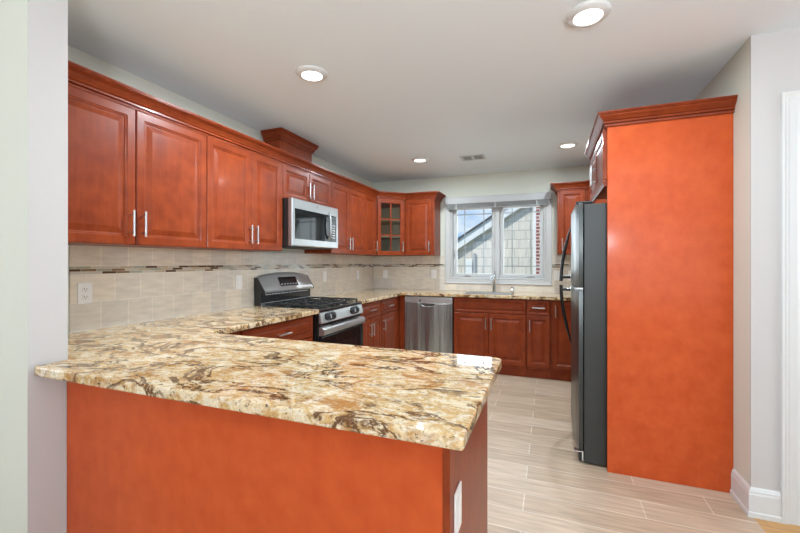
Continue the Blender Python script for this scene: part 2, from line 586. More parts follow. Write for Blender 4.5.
# painted drywall end of the partition
struct(MB().box(-1.7352, 0.812, 0, -1.7345, 0.936, ZC).build('trim_1', WALLW))
WX0, WX1, WZ0, WZ1 = -1.235, -0.045, 1.07, 2.055      # rough opening of the kitchen window
b = MB()
b.box(XL - 0.12, YB, 0, WX0, YB + 0.13, ZC).box(WX1, YB, 0, XR + 0.12, YB + 0.13, ZC)
b.box(WX0, YB, 0, WX1, YB + 0.13, WZ0).box(WX0, YB, WZ1, WX1, YB + 0.13, ZC)
struct(b.build('wall_back', WALL))
struct(MB().box(XR, YF + 0.01, 0, XR + 0.12, YB, ZC).build('wall_right', WALL))
b = MB()
b.box(XR, YF, 0, 1.155, YF + 0.0098, ZC).box(XR + 0.121, YF + 0.0098, 0, 1.155, YF + 0.12, ZC).box(1.155, YF, 2.04, 1.975, YF + 0.12, ZC).box(1.975, YF, 0, 3.7, YF + 0.12, ZC)
struct(b.build('wall_front', WALLW))
# the room behind the camera
b = MB()
for x0, x1 in ((-4.9, -3.7), (-1.5, 0.6), (3.1, 3.7)):
    b.box(x0, -4.12, 0, x1, -4.0, ZC)
for x0, x1 in ((-3.7, -1.5), (0.6, 3.1)):
    b.box(x0, -4.12, 0, x1, -4.0, 0.3).box(x0, -4.12, 2.3, x1, -4.0, ZC)
struct(b.build('wall_rear', WALL))
b = MB()
b.box(-4.9, -4.0, 0, -4.8, -1.0, ZC).box(-4.9, 0.3, 0, -4.8, 0.814, ZC).box(-4.9, -1.0, 2.1, -4.8, 0.3, ZC).box(-4.9, -1.0, 0, -4.8, 0.3, 0.1)
struct(b.build('wall_west', WALL))
b = MB()
b.box(3.6, -4.0, 0, 3.7, -1.7, ZC).box(3.6, 1.7, 0, 3.7, 2.46, ZC).box(3.6, -1.7, 0, 3.7, 1.7, 0.4).box(3.6, -1.7, 2.2, 3.7, 1.7, ZC)
struct(b.build('wall_east', WALL))

# baseboard and door casing on the right
base_prof = [(0, 0), (0.019, 0), (0.019, 0.022), (0.014, 0.028), (0.014, 0.112), (0.011, 0.120), (0.011, 0.128), (0.006, 0.140), (0.0, 0.146)]
struct(MB().sweep([(XR, 2.676), (XR, YF), (1.072, YF)], base_prof, side=1).build('baseboard_right', TRIMW))
door = bpy.data.objects.new('door_1', None)
COL.objects.link(door)
struct(door)
door.location = (1.07, YF, 0)
cas = [(0, 0.0), (0.022, 0.0), (0.022, 0.01), (0.017, 0.018), (0.017, 0.024), (0.013, 0.034), (0.012, 0.06), (0.014, 0.07), (0.008, 0.09), (0, 0.09)]
b = MB()
def casing(b, cas, x0, x1, z1):
    """casing profile (out from wall, inwards from the outer edge) up, across and down with mitred corners"""
    t = bmesh.new()
    rows = []
    for (cx, cz, sx, sz) in ((x0, 0, 1, 0), (x0, z1, 1, -1), (x1, z1, -1, -1), (x1, 0, -1, 0)):
        rows.append([t.verts.new((cx + sx * i, -o_, cz + sz * i)) for o_, i in cas])
    n = len(cas)
    for a, c in zip(rows, rows[1:]):
        for k in range(n):
            t.faces.new((a[k], a[(k + 1) % n], c[(k + 1) % n], c[k]))
    t.faces.new(rows[0]); t.faces.new(rows[-1][::-1])
    bmesh.ops.recalc_face_normals(t, faces=t.faces)
    b._merge(t)
casing(b, cas, 0, 0.99, 2.125)
b.build('door_casing', TRIMW, door)
b = MB()
b.box(0.092, 0.03, 0.01, 0.898, 0.065, 2.035)
for x0, x1 in ((0.19, 0.45), (0.54, 0.80)):
    for z0, z1 in ((0.25, 0.9), (1.05, 1.9)):
        b.door(x0, z0, x1, z1, 0.0302, 0.014, 0.02, 0.02)
slab = b.build('door_slab', TRIMW, door)
b = MB()
b.cyl((0.83, 0.03, 0.95), (0.83, -0.02, 0.95), 0.012).cyl((0.83, -0.02, 0.95), (0.83, -0.05, 0.95), 0.026, 0.02)
b.build('door_handle', NICKEL, slab, smooth=True)

# ------------------------------------------------------------------ kitchen window, blind, outdoors
win = bpy.data.objects.new('window_1', None)
COL.objects.link(win)
struct(win)
win.location = (0, YB, 0)
b = MB()
def frame_loop(b, x0, z0, x1, z1, prof):
    """picture-frame moulding: prof = (inset from the outer edge, y)"""
    t = bmesh.new()
    rows = []
    for cx, cz, sx, sz in ((x0, z0, 1, 1), (x1, z0, -1, 1), (x1, z1, -1, -1), (x0, z1, 1, -1)):
        rows.append([t.verts.new((cx + sx * i, y, cz + sz * i)) for i, y in prof])
    n = len(prof)
    for j in range(4):
        a, c = rows[j], rows[(j + 1) % 4]
        for k in range(n):
            t.faces.new((a[k], a[(k + 1) % n], c[(k + 1) % n], c[k]))
    bmesh.ops.recalc_face_normals(t, faces=t.faces)
    b._merge(t)
frame_loop(b, -1.312, 1.005, 0.028, 2.135, [(0, 0), (0, -0.020), (0.008, -0.024), (0.022, -0.018), (0.060, -0.014), (0.072, -0.018), (0.080, -0.012), (0.080, 0.0)])
b.build('window_casing', plain('window_casing_backlit_shade', (0.52, 0.515, 0.50), 0.4), win)  # white trim darkened here: the shade against the bright window is in the colour
b = MB()
frame_loop(b, -1.234, 1.071, -0.046, 2.054, [(0, 0.0), (0, 0.11), (0.022, 0.11), (0.022, 0.0)])
b.box(-0.658, 0.02, 1.09, -0.600, 0.11, 2.035, 0.004)
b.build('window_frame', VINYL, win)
for (x0, x1) in ((-1.212, -0.658), (-0.600, -0.068)):
    b = MB()
    frame_loop(b, x0, 1.093, x1, 2.032, [(0, 0.045), (0, 0.09), (0.046, 0.09), (0.046, 0.05), (0.038, 0.042), (0.006, 0.042)])
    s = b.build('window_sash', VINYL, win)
    MB().box(x0 + 0.044, 0.066, 1.137, x1 - 0.044, 0.070, 1.988).build('pane', GLASS, s)
    gx0, gx1 = x0 + 0.046, x1 - 0.046
    g = MB()
    for gx in (gx0 + 0.105, gx1 - 0.105):
        g.box(gx - 0.006, 0.0705, 1.138, gx + 0.006, 0.078, 1.987)
    for gz in (1.138 + 0.10, 1.987 - 0.062):
        g.box(gx0 - 0.001, 0.0706, gz - 0.006, gx1 + 0.001, 0.0779, gz + 0.006)
    g.build('window_grille', GRILLE, s)
    # sash lock on the stile by the frame
    MB().box((x0 + 0.006 if x0 < -1 else x0 + 0.01), 0.026, 1.36, (x0 + 0.020 if x0 < -1 else x0 + 0.026), 0.044, 1.44, 0.004).build('sash_lock', NICKEL, s)
    cxm = (x0 + x1) / 2 + (0.10 if x0 > -1 else -0.10)
    c = MB()
    c.box(cxm - 0.045, 0.015, 1.10, cxm + 0.045, 0.042, 1.118, 0.006)
    c.tube([(cxm - 0.01, 0.02, 1.115), (cxm + 0.03, 0.005, 1.122), (cxm + 0.07, 0.0, 1.108)], [0.009, 0.007, 0.007])
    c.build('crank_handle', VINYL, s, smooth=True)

bl = thing('window_blind', 'grey slatted window blind pulled up into a stack under its white valance', 'blind', (-0.645, YB - 0.028, 2.0))
b = MB()
b.box(-0.662, -0.055, 0.052, 0.664, -0.043, 0.138, 0.004).box(-0.662, -0.043, 0.052, -0.650, 0.0, 0.138).box(0.652, -0.043, 0.052, 0.664, 0.0, 0.138)
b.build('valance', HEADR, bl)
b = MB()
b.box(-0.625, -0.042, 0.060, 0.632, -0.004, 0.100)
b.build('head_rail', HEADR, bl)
b = MB()
for k in range(9):
    b.box(-0.63, -0.046 + (k % 2) * 0.002, 0.058 - k * 0.0066, 0.635, -0.002, 0.0622 - k * 0.0066)
b.build('slat_stack', BLINDM, bl)
MB().box(-0.63, -0.046, -0.014, 0.635, -0.002, 0.001, 0.003).build('bottom_rail', BLINDM, bl)
for x in (-0.5, 0.0, 0.5):
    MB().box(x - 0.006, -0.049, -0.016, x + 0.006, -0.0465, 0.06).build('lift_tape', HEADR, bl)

SIDING = tile_mat('shake_siding', 10.0, 10.0, (0.66, 0.61, 0.54), (0.60, 0.56, 0.50), (0.33, 0.32, 0.30), w=0.24, h=0.2, mortar=0.006, offs=0.37, rough=0.7, streak=(8, 8, 1))
BRICK = tile_mat('red_brick', 10.0, 10.0, (0.30, 0.075, 0.06), (0.22, 0.05, 0.045), (0.62, 0.55, 0.52), w=0.2, h=0.075, mortar=0.012, offs=0.5, rough=0.8)
ROOFM = plain('asphalt_shingle', (0.05, 0.047, 0.05), 0.9, var=0.3, vscale=40)
RAKE = plain('white_rake_board', (0.72, 0.74, 0.75), 0.5)
GREYM = plain('grey_conduit', (0.35, 0.37, 0.39), 0.5)
nh = thing('neighbor_house', 'neighbouring gabled house with grey shake siding seen through the window', 'house', (0, 9.0, -0.6))
HZ = -0.6
def rk(x):            # lower edge of the rake above the siding, as height
    return 1.548 + (x + 2.057) * 0.6445
b = MB()
pts = [(-5.2, 0.0), (1.6, 0.0), (1.6, rk(-0.25) + 0.6 - (1.6 + 0.25) * 0.6445 + 1.6), (0.9, rk(0.9) + 0.6), (-5.2, max(rk(-5.2) + 0.6, 0.02))]
apex_x = 0.9
t = bmesh.new()
poly = [(-3.8, 0.0), (5.6, 0.0), (apex_x + (apex_x + 3.8), rk(-3.8) + 0.6), (apex_x, rk(apex_x) + 0.6), (-3.8, rk(-3.8) + 0.6)]
front = [t.verts.new((x, 0, z)) for x, z in poly]
back = [t.verts.new((x, 6, z)) for x, z in poly]
t.faces.new(front); t.faces.new(back[::-1])
for i in range(5):
    t.faces.new((front[i], back[i], back[(i + 1) % 5], front[(i + 1) % 5]))
bmesh.ops.recalc_face_normals(t, faces=t.faces)
b._merge(t)
b.build('house_wall', SIDING, nh)
def slope_slab(z_lo, z_hi, y0, y1, name, mat):
    b = MB()
    t = bmesh.new()
    xs = (-4.1, apex_x, apex_x + 5.0)
    def zz(x):
        return rk(apex_x) + 0.6 - abs(x - apex_x) * 0.6445
    rows = []
    for x in xs:
        rows.append([t.verts.new((x, y, zz(x) + h)) for y, h in ((y0, z_lo), (y1, z_lo), (y1, z_hi), (y0, z_hi))])
    for a, c in zip(rows, rows[1:]):
        for k in range(4):
            t.faces.new((a[k], a[(k + 1) % 4], c[(k + 1) % 4], c[k]))
    t.faces.new(rows[0]); t.faces.new(rows[-1])
    bmesh.ops.recalc_face_normals(t, faces=t.faces)
    b._merge(t)
    return b.build(name, mat, nh)
slope_slab(0.0, 0.205, -0.13, -0.06, 'rake_board', RAKE)
slope_slab(-0.05, 0.0, -0.07, 0.0, 'rake_soffit', plain('beige_soffit', (0.55, 0.47, 0.36), 0.7))
slope_slab(0.205, 0.25, -0.17, 6.0, 'roof', ROOFM)
MB().box(-0.275, -0.06, 0.0, 0.1, 0.0, 3.35).build('brick_pier', BRICK, nh)
MB().box(-0.335, -0.03, 0.0, -0.275, 0.0, 3.2, 0.004).build('corner_board', RAKE, nh)
mb = MB().box(-1.81, -0.09, 1.62, -1.66, 0.0, 1.95, 0.008).build('meter_box', RAKE, nh)
MB().cyl((-1.62, -0.05, 0.0), (-1.62, -0.05, 2.1), 0.035).build('conduit', GREYM, nh)
struct(MB().box(-12, 5.4, -0.75, 12, 24, -0.6).build('ground', plain('grass_ground', (0.09, 0.14, 0.05), 0.95, var=0.3, vscale=9)))

# ------------------------------------------------------------------ backsplash
def backsplash(label, loc, rz, low, strips, ups):
    bs = thing('backsplash', label, 'backsplash', loc, rz)
    b = MB()
    for x0, z0, x1, z1 in low:
        b.box(x0, -0.008, z0, x1, 0, z1)
    bmesh.ops.remove_doubles(b.bm, verts=b.bm.verts, dist=1e-5)
    b.build('tile_field', TILE_LOW, bs)
    for x0, x1 in strips:
        o = MB().box(x0, -0.0085, 0, x1, 0, 0.0433).build('mosaic_strip', MOSAIC, bs)
        o.location = (0, 0, 1.2215)
    for x0, x1 in ups:
        MB().box(x0, -0.008, 1.265, x1, 0, ZU0 - 0.001).build('tile_field', TILE_UP, bs)
backsplash('beige square tile backsplash with a mosaic strip along the left wall behind the range', (XL + 0.001, 1.29, 0), PI / 2,
           [(0, 0.914, 3.80, 1.2215)], [(0, 3.80)], [(0, 3.80)])
w = XR - XL - 0.001
backsplash('beige square tile backsplash with a mosaic strip along the back wall under the window', (XL, YB - 0.001, 0), 0,
           [(0.01, 0.914, w, 1.004), (0.01, 1.004, 1.067, 1.2215), (2.409, 1.004, w, 1.2215)], [(0.01, 1.067), (2.409, w)], [(0.01, 1.067), (2.409, w)])

# ------------------------------------------------------------------ cabinets
def bar_pull(x0, z0, x1, z1, y, parent):
    """brushed bar pull from (x0,z0) to (x1,z1) standing off the face at y"""
    b = MB()
    b.cyl((x0, y - 0.03, z0), (x1, y - 0.03, z1), 0.0058, seg=14)
    for f in (0.16, 0.84):
        x, z = x0 + (x1 - x0) * f, z0 + (z1 - z0) * f
        b.cyl((x, y + 0.001, z), (x, y - 0.03, z), 0.0046, seg=10)
    return b.build('handle', NICKEL, parent, smooth=True)

def cab_door(root, x0, z0, x1, z1, pull=None, drawer=False, fr=None):
    """front on the carcass; pull = 'lb','rb' (left/right, low), 'lt','rt' (left/right, high) or 'c' (centred, lying)"""
    g = 0.0015
    fr = fr or (0.034 if drawer else 0.056)
    rw = 0.012 if drawer else 0.026
    o = MB().door(x0 + g, z0 + g, x1 - g, z1 - g, 0.0, 0.02, fr, rw).build('drawer' if drawer else 'door', CHERRY_H if drawer else CHERRY, root)
    L = 0.135
    if pull in ('lb', 'rb', 'lt', 'rt'):
        x = x0 + 0.03 if pull[0] == 'l' else x1 - 0.03
        za = z0 + 0.045 if pull[1] == 'b' else z1 - 0.045 - L
        bar_pull(x, za, x, za + L, -0.02, o)
    elif pull == 'c':
        xm, zm = (x0 + x1) / 2, (z0 + z1) / 2
        bar_pull(xm - L / 2, zm, xm + L / 2, zm, -0.02, o)
    return o

def wall_cabinet(label, loc, rz, w, z0, z1, doors, d=0.303, group=None, top=2.101, name='wall_cabinet'):
    """doors: list of (x0, x1, pull); z given from the floor, root at the carcass front, bottom corner"""
    r = thing(name, label, 'cabinet', (loc[0], loc[1], z0), rz, group)
    h = z1 - z0
    MB().box(0, 0, 0, w, d, h, 0.0012, 1).build('body', CHERRY, r)
    for x0, x1, pull in doors:
        cab_door(r, x0, 0.0, x1, min(h, top - z0), pull, fr=(0.056 if x1 - x0 > 0.26 else 0.05) if h > 0.5 else 0.05)
    return r

LG = 'upper wall cabinets along the left wall'
wall_cabinet('cherry upper wall cabinet with two doors nearest the white wall end', (UF, 0.967), PI / 2, 0.914, ZU0, ZU1, [(0, 0.455, 'rb'), (0.458, 0.914, 'lb')], group=LG)
wall_cabinet('cherry upper cabinet with two doors just before the microwave', (UF, 1.883), PI / 2, 0.758, ZU0, ZU1, [(0, 0.403, 'rb'), (0.403, 0.756, 'lb')], group=LG)
wall_cabinet('short cherry cabinet with two small doors right above the microwave', (UF, 2.643), PI / 2, 0.760, 1.822, ZU1, [(0, 0.38, 'rb'), (0.38, 0.760, 'lb')], group=LG)
wall_cabinet('cherry upper cabinet with two doors just past the microwave', (UF, 3.405), PI / 2, 0.762, ZU0, ZU1, [(0, 0.375, 'rb'), (0.375, 0.762, 'lb')], group=LG)
wall_cabinet('narrow single-door cherry upper cabinet beside the glass corner cabinet', (UF, 4.169), PI / 2, 0.318, ZU0, ZU1, [(0, 0.318, 'rb')], group=LG)
wall_cabinet('cherry upper cabinet with one door left of the window', (-1.768, BF), 0, 0.390, ZU0, ZU1, [(0.0, 0.362, 'rb')])
wall_cabinet('cherry upper cabinet right of the window half hidden by the refrigerator', (0.085, BF), 0, 0.313, ZU0, ZU1, [(0.02, 0.288, 'lb')])

def diagonal_cabinet(label, poly, p0, p1, glass, zt=2.101):
    """corner cabinet whose door looks across the corner; poly is its plan in world xy, p0-p1 the diagonal front (left to right)"""
    p0, p1 = Vector(p0), Vector(p1)
    d = p1 - p0
    ang = math.atan2(d.y, d.x)
    r = thing('corner_wall_cabinet', label, 'cabinet', (p0.x, p0.y, ZU0), ang)
    inv = Matrix.Rotation(-ang, 2)
    loc = [tuple(inv @ (Vector(q) - p0)) for q in poly]
    h = ZU1 - ZU0
    w = d.length
    if not glass:
        MB().prism(loc, 0, h).build('body', CHERRY, r)
        cab_door(r, 0.02, 0, w - 0.02, zt - ZU0, 'rb')
        return r
    b = MB()
    b.prism(loc, 0, 0.018).prism(loc, h - 0.07, h)
    n = len(loc)
    for i in range(n):
        a, c = Vector(loc[i]), Vector(loc[(i + 1) % n])
        if abs(a.y) < 1e-4 and abs(c.y) < 1e-4:
            continue
        e = (c - a).normalized()
        nn = Vector((-e.y, e.x)) * 0.014
        b.prism([tuple(a), tuple(c), tuple(c + nn), tuple(a + nn)], 0.018, h - 0.07)
    b.box(0, 0, 0, 0.028, 0.018, h).box(w - 0.028, 0, 0, w, 0.018, h)
    b.build('body', CHERRY, r)
    lin = MB()
    for i in range(n):
        a, c = Vector(loc[i]), Vector(loc[(i + 1) % n])
        if abs(a.y) < 1e-4 and abs(c.y) < 1e-4:
            continue
        e_ = (c - a).normalized()
        nn = Vector((-e_.y, e_.x))
        k0, k1 = nn * 0.0145, nn * 0.0155
        lin.prism([tuple(a + k0 + e_ * 0.02), tuple(c + k0 - e_ * 0.02), tuple(c + k1 - e_ * 0.02), tuple(a + k1 + e_ * 0.02)], 0.019, h - 0.071)
    lin.build('interior_lining', CHERRY_IN, r)
    cen = Vector((sum(q[0] for q in loc) / n, sum(q[1] for q in loc) / n))
    sl = [tuple(Vector(q) + (cen - Vector(q)) * 0.07) for q in loc]
    for z in (0.230, 0.443):
        MB().prism(sl, z, z + 0.016).build('shelf', CHERRY_IN, r)
    z1 = zt - ZU0
    x0, x1, fr = 0.03, w - 0.03, 0.052
    b = MB()
    t = bmesh.new()
    rows = []
    prof = [(0, 0), (0, -0.017), (0.003, -0.02), (fr - 0.008, -0.02), (fr, -0.013), (fr, 0)]
    for cx, cz, sx, sz in ((x0, 0.001, 1, 1), (x1, 0.001, -1, 1), (x1, z1, -1, -1), (x0, z1, 1, -1)):
        rows.append([t.verts.new((cx + sx * i, y, cz + sz * i)) for i, y in prof])
    for j in range(4):
        a, c = rows[j], rows[(j + 1) % 4]
        for k in range(len(prof)):
            t.faces.new((a[k], a[(k + 1) % 6], c[(k + 1) % 6], c[k]))
    bmesh.ops.recalc_face_normals(t, faces=t.faces)
    b._merge(t)
    xm = (x0 + x1) / 2
    b.box(xm - 0.008, -0.017, fr, xm + 0.008, -0.003, z1 - fr)
    for f in (1 / 3, 2 / 3):
        zz = fr + (z1 - 2 * fr) * f
        b.box(x0 + fr, -0.0165, zz - 0.008, x1 - fr, -0.0035, zz + 0.008)
    dr = b.build('door', CHERRY, r)
    MB().box(x0 + fr - 0.004, -0.0025, fr - 0.004, x1 - fr + 0.004, -0.0005, z1 - fr + 0.004).build('glass_pane', GLASS, dr)
    bar_pull(x1 - 0.026, 0.045, x1 - 0.026, 0.18, -0.02, dr)
    return r

diagonal_cabinet('diagonal cherry corner cabinet with a six-pane glass door', [(UF, 4.49), (-1.772, BF), (-1.772, YB - 0.002), (XL + 0.002, YB - 0.002), (XL + 0.002, 4.49)], (UF, 4.49), (-1.772, BF), True)
diagonal_cabinet('angled cherry corner upper cabinet behind the top of the refrigerator', [(0.400, BF), (0.645, 4.55), (0.948, 4.55), (0.948, YB - 0.002), (0.400, YB - 0.002)], (0.400, BF), (0.645, 4.55), False)

# crown mouldings
def crown_prof(z0, z1, p):
    h = z1 - z0
    return [(0.0, z0), (0.014, z0), (0.015, z0 + 0.008), (0.009, z0 + 0.010), (0.009, z0 + 0.015), (0.021, z0 + 0.017), (0.021, z0 + 0.027), (0.017, z0 + 0.029), (0.024, z0 + 0.033),
            (0.030, z0 + h * 0.50), (0.045, z0 + h * 0.68), (p - 0.012, z0 + h * 0.80), (p - 0.006, z0 + h * 0.84), (p - 0.006, z0 + h * 0.88), (p, z0 + h * 0.90), (p, z1), (0, z1)]
cp = crown_prof(2.102, 2.187, 0.075)
e = 0.0015
tag(MB().sweep([(UF + e, 0.945), (UF + e, 4.49 - e), (-1.772 + e, BF - e), (-1.378 + e, BF - e), (-1.378 + e, YB - 0.002)], cp, 1).build('crown_molding', CHERRY_H),
    'long stepped cherry crown molding running along the tops of the left and corner upper cabinets', 'molding')
tag(MB().sweep([(0.085 - e, YB - 0.002), (0.085 - e, BF - e), (0.400 - e, BF - e), (0.645, 4.55 - e), (0.948, 4.55 - e)], cp, 1).build('crown_molding', CHERRY_H),
    'short cherry crown molding on the upper cabinet right of the window', 'molding')
tag(MB().sweep([(XR - 0.002, 3.542), (0.328, 3.542), (0.328, 2.6785), (XR - 0.002, 2.6785)], crown_prof(2.118, 2.198, 0.055), 1).build('crown_molding', CHERRY_H),
    'cherry crown molding capping the tall orange panel and the cabinet over the refrigerator', 'molding')

# duct cover with its own crown above the microwave cabinet
dc = thing('duct_cover', 'cherry duct cover box with its own crown rising to the ceiling above the microwave', 'duct cover', (-2.175, 2.765, 2.131), PI / 2)
MB().box(0, 0, 0, 0.472, 0.172, 0.295).build('body', CHERRY, dc)
MB().sweep([(0 - e, 0.172), (0 - e, 0 - e), (0.472 + e, 0 - e), (0.472 + e, 0.172)], crown_prof(0.222, 0.304, 0.05), 1).build('crown', CHERRY_H, dc)

# base cabinets
def base_cabinet(label, loc, rz, w, fronts, d=0.60, group=None, toe=True):
    """fronts: (kind, x0, z0, x1, z1, pull)"""
    r = thing('base_cabinet', label, 'cabinet', (loc[0], loc[1], 0), rz, group)
    b = MB()
    if toe:
        b.box(0, 0, 0.10, w, d, 0.880, 0.001, 1)
    else:        # open-topped carcass that takes the sink bowl
        b.box(0, 0, 0.10, w, 0.018, 0.880).box(0, d - 0.012, 0.10, w, d, 0.880).box(0, 0.018, 0.10, 0.018, d - 0.012, 0.880)
        b.box(w - 0.018, 0.018, 0.10, w, d - 0.012, 0.880).box(0.018, 0.018, 0.10, w - 0.018, d - 0.012, 0.118)
    b.build('body', CHERRY, r)
    MB().box(0, 0.03, 0.0, w, 0.05, 0.105).build('toe_kick', CHERRY_H, r)
    for kind, x0, z0, x1, z1, pull in fronts:
        cab_door(r, x0, z0, x1, z1, pull, drawer=(kind == 'drawer'))
    return r
base_cabinet('cherry base cabinet with one wide drawer left of the range', (LBX, 1.73), PI / 2, 0.912,
             [('drawer', 0.13, 0.705, 0.885, 0.868, 'c'), ('door', 0.13, 0.128, 0.505, 0.698, 'rt'), ('door', 0.51, 0.128, 0.885, 0.698, 'lt')])
base_cabinet('cherry base cabinet with drawer over two doors right of the range', (LBX, 3.392), PI / 2, 0.571,
             [('drawer', 0.03, 0.705, 0.566, 0.868, 'c'), ('door', 0.03, 0.128, 0.281, 0.698, 'rt'), ('door', 0.281, 0.128, 0.566, 0.698, 'lt')])
base_cabinet('cherry base cabinet with drawer over a single door near the dishwasher corner', (LBX, 3.965), PI / 2, 0.583,
             [('drawer', 0.005, 0.705, 0.44, 0.868, 'c'), ('door', 0.005, 0.128, 0.44, 0.698, 'lt')])
base_cabinet('wide cherry sink base cabinet with a false front over two doors', (-1.068, LBY), 0, 0.826,
             [('drawer', 0.006, 0.705, 0.82, 0.868, None), ('door', 0.006, 0.128, 0.412, 0.698, 'rt'), ('door', 0.415, 0.128, 0.82, 0.698, 'lt')], d=0.535, toe=False)
base_cabinet('narrow cherry base cabinet with a drawer between sink and refrigerator side', (-0.240, LBY), 0, 0.248,
             [('drawer', 0.005, 0.705, 0.243, 0.868, 'c'), ('door', 0.005, 0.128, 0.243, 0.698, 'lt')], d=0.545)
base_cabinet('cherry base cabinet with one full-height door partly behind the refrigerator', (0.010, LBY), 0, 0.93,
             [('door', 0.02, 0.128, 0.33, 0.868, 'lt')], d=0.545)
tag(MB().box(-1.762, 4.5495, 0, -1.686, 4.566, 0.880).build('filler_panel', CHERRY),
    'plain cherry filler strip between the corner and the dishwasher', 'panel')

# ------------------------------------------------------------------ peninsula
pn = thing('peninsula_cabinet', 'cherry peninsula base with a plain orange back under the granite in the foreground', 'cabinet', (-1.73, 0.93, 0), 0)
MB().box(0.003, 0.014, 0.0, 1.480, 0.598, 0.878).build('body', CHERRY, pn)
MB().box(0.0, 0.0, 0.0, 1.484, 0.012, 0.879).build('back_panel', VENEER, pn)
MB().box(1.4845, -0.003, 0.0, 1.503, 0.612, 0.879, 0.002).build('end_panel', CHERRY, pn)

def rounded(poly, radii, seg=6):
    out = []
    n = len(poly)
    for i, p in enumerate(poly):
        r = radii.get(i, 0)
        P = Vector(p)
        if r <= 0:
            out.append(p)
            continue
        a = (Vector(poly[i - 1]) - P).normalized()
        c = (Vector(poly[(i + 1) % n]) - P).normalized()
        A, C = P + a * r, P + c * r
        for k in range(seg + 1):
            t = k / seg
            out.append(tuple((1 - t) ** 2 * A + 2 * t * (1 - t) * P + t * t * C))
    return out
ZT0, ZT1 = 0.880, 0.914
poly = rounded([(-1.732, 0.824), (-0.172, 0.824), (-0.172, 1.562), (-1.707, 1.562), (-1.707, 2.644), (XL + 0.0105, 2.644), (XL + 0.0105, 0.938), (-1.732, 0.938)], {0: 0.02, 1: 0.012, 2: 0.035})
tag(MB().prism(poly, ZT0, ZT1, 0.005).build('countertop', GRANITE), 'speckled golden granite countertop of the foreground peninsula turning along the left wall', 'countertop')
t = MB()
# back run with the sink opening left out
sx0, sx1, sy0, sy1 = -0.98, -0.43, 4.60, 4.96
t.prism([(XL + 0.0105, 3.391), (-1.707, 3.391), (-1.707, 4.495), (sx0, 4.495), (sx0, YB - 0.0105), (XL + 0.0105, YB - 0.0105)], ZT0, ZT1, 0.004)
t.prism([(sx0, 4.495), (sx1, 4.495), (sx1, sy0), (sx0, sy0)], ZT0, ZT1, 0.004)
t.prism([(sx0, sy1), (sx1, sy1), (sx1, YB - 0.0105), (sx0, YB - 0.0105)], ZT0, ZT1, 0.004)
t.prism([(sx1, 4.495), (XR - 0.002, 4.495), (XR - 0.002, YB - 0.0105), (sx1, YB - 0.0105)], ZT0, ZT1, 0.004)
tag(t.build('countertop', GRANITE), 'pale speckled granite countertop running from the range around the back under the window', 'countertop')

# sink, faucet, air gap
sk = thing('kitchen_sink', 'stainless undermount sink set into the back counter under the window', 'sink', ((sx0 + sx1) / 2, (sy0 + sy1) / 2, 0.7), 0)
b = MB()
hw, hd = (sx1 - sx0) / 2 - 0.001, (sy1 - sy0) / 2 - 0.001
tk = 0.004
b.box(-hw, -hd, 0, hw, hd, tk).box(-hw, -hd, tk, -hw + tk, hd, 0.212).box(hw - tk, -hd, tk, hw, hd, 0.212)
b.box(-hw + tk, -hd, tk, hw - tk, -hd + tk, 0.212).box(-hw + tk, hd - tk, tk, hw - tk, hd, 0.212)
b.build('bowl', STEEL, sk)
MB().lathe([(0.045, 0.0045), (0.045, 0.007), (0.03, 0.008), (0.02, 0.006)], (0, 0.02, 0)).build('drain', CHROME, sk, smooth=True)
fa = thing('kitchen_faucet', 'chrome single-handle kitchen faucet behind the sink', 'faucet', (-0.655, 5.02, 0.914))
MB().lathe([(0.028, 0), (0.028, 0.008), (0.022, 0.014), (0.021, 0.13), (0.024, 0.135), (0.024, 0.165), (0.019, 0.17), (0.018, 0.20)]).build('body', CHROME, fa, smooth=True)
pts = [(0, -0.005, 0.10)]
for k in range(9):
    a = k / 8 * PI * 0.75
    pts.append((-0.012 * k / 8, -0.02 - 0.09 * (1 - math.cos(a)) * 0.9, 0.11 + 0.075 * math.sin(a)))
MB().tube(pts, [0.015] * 6 + [0.016, 0.018, 0.019, 0.019], 14).build('spout', CHROME, fa, smooth=True)
MB().tube([(0, 0, 0.19), (0.002, 0.01, 0.215), (0.006, 0.022, 0.255)], [0.013, 0.010, 0.008], 12).build('lever', CHROME, fa, smooth=True)
ag = MB().lathe([(0.022, 0), (0.022, 0.006), (0.019, 0.010), (0.019, 0.062), (0.015, 0.072), (0.002, 0.074)]).build('air_gap_cap', CHROME, smooth=True)
ag.location = (-0.435, 5.02, 0.914)
tag(ag, 'small chrome cylinder cap standing on the counter right of the faucet', 'air gap')

# ------------------------------------------------------------------ gas range
W = 0.738
rg = thing('gas_range', 'stainless freestanding gas range with black grates between the left counters', 'range', (-1.715, 2.649, 0), PI / 2)
b = MB()
b.box(0, 0.0, 0.02, W, 0.648, 0.895, 0.003)
for x in (0.05, W - 0.05):
    for y in (0.06, 0.6):
        b.cyl((x, y, 0), (x, y, 0.03), 0.018)
b.build('body', BLACK, rg)
MB().box(0.004, -0.025, 0.085, W - 0.004, 0.0, 0.255, 0.004).build('storage_drawer', STEEL, rg)
dr = MB().box(0.004, -0.028, 0.262, W - 0.004, -0.001, 0.690, 0.004).build('oven_door', BGLASS, rg)
MB().box(0.13, -0.0295, 0.34, W - 0.13, -0.0285, 0.60).build('oven_window', DISPLAY, dr)
b = MB()
b.extrude_x([(-0.001, 0.700), (-0.03, 0.700), (-0.046, 0.708), (-0.052, 0.725), (-0.048, 0.750), (-0.03, 0.764), (-0.001, 0.766)], 0.004, W - 0.004)
h = b.build('handle', STEEL, dr)
b = MB()
for k in range(12):
    x = 0.15 + k * 0.04
    b.box(x, -0.036, 0.7665, x + 0.028, -0.012, 0.7700)
b.build('vent_slots', SLOT, rg)
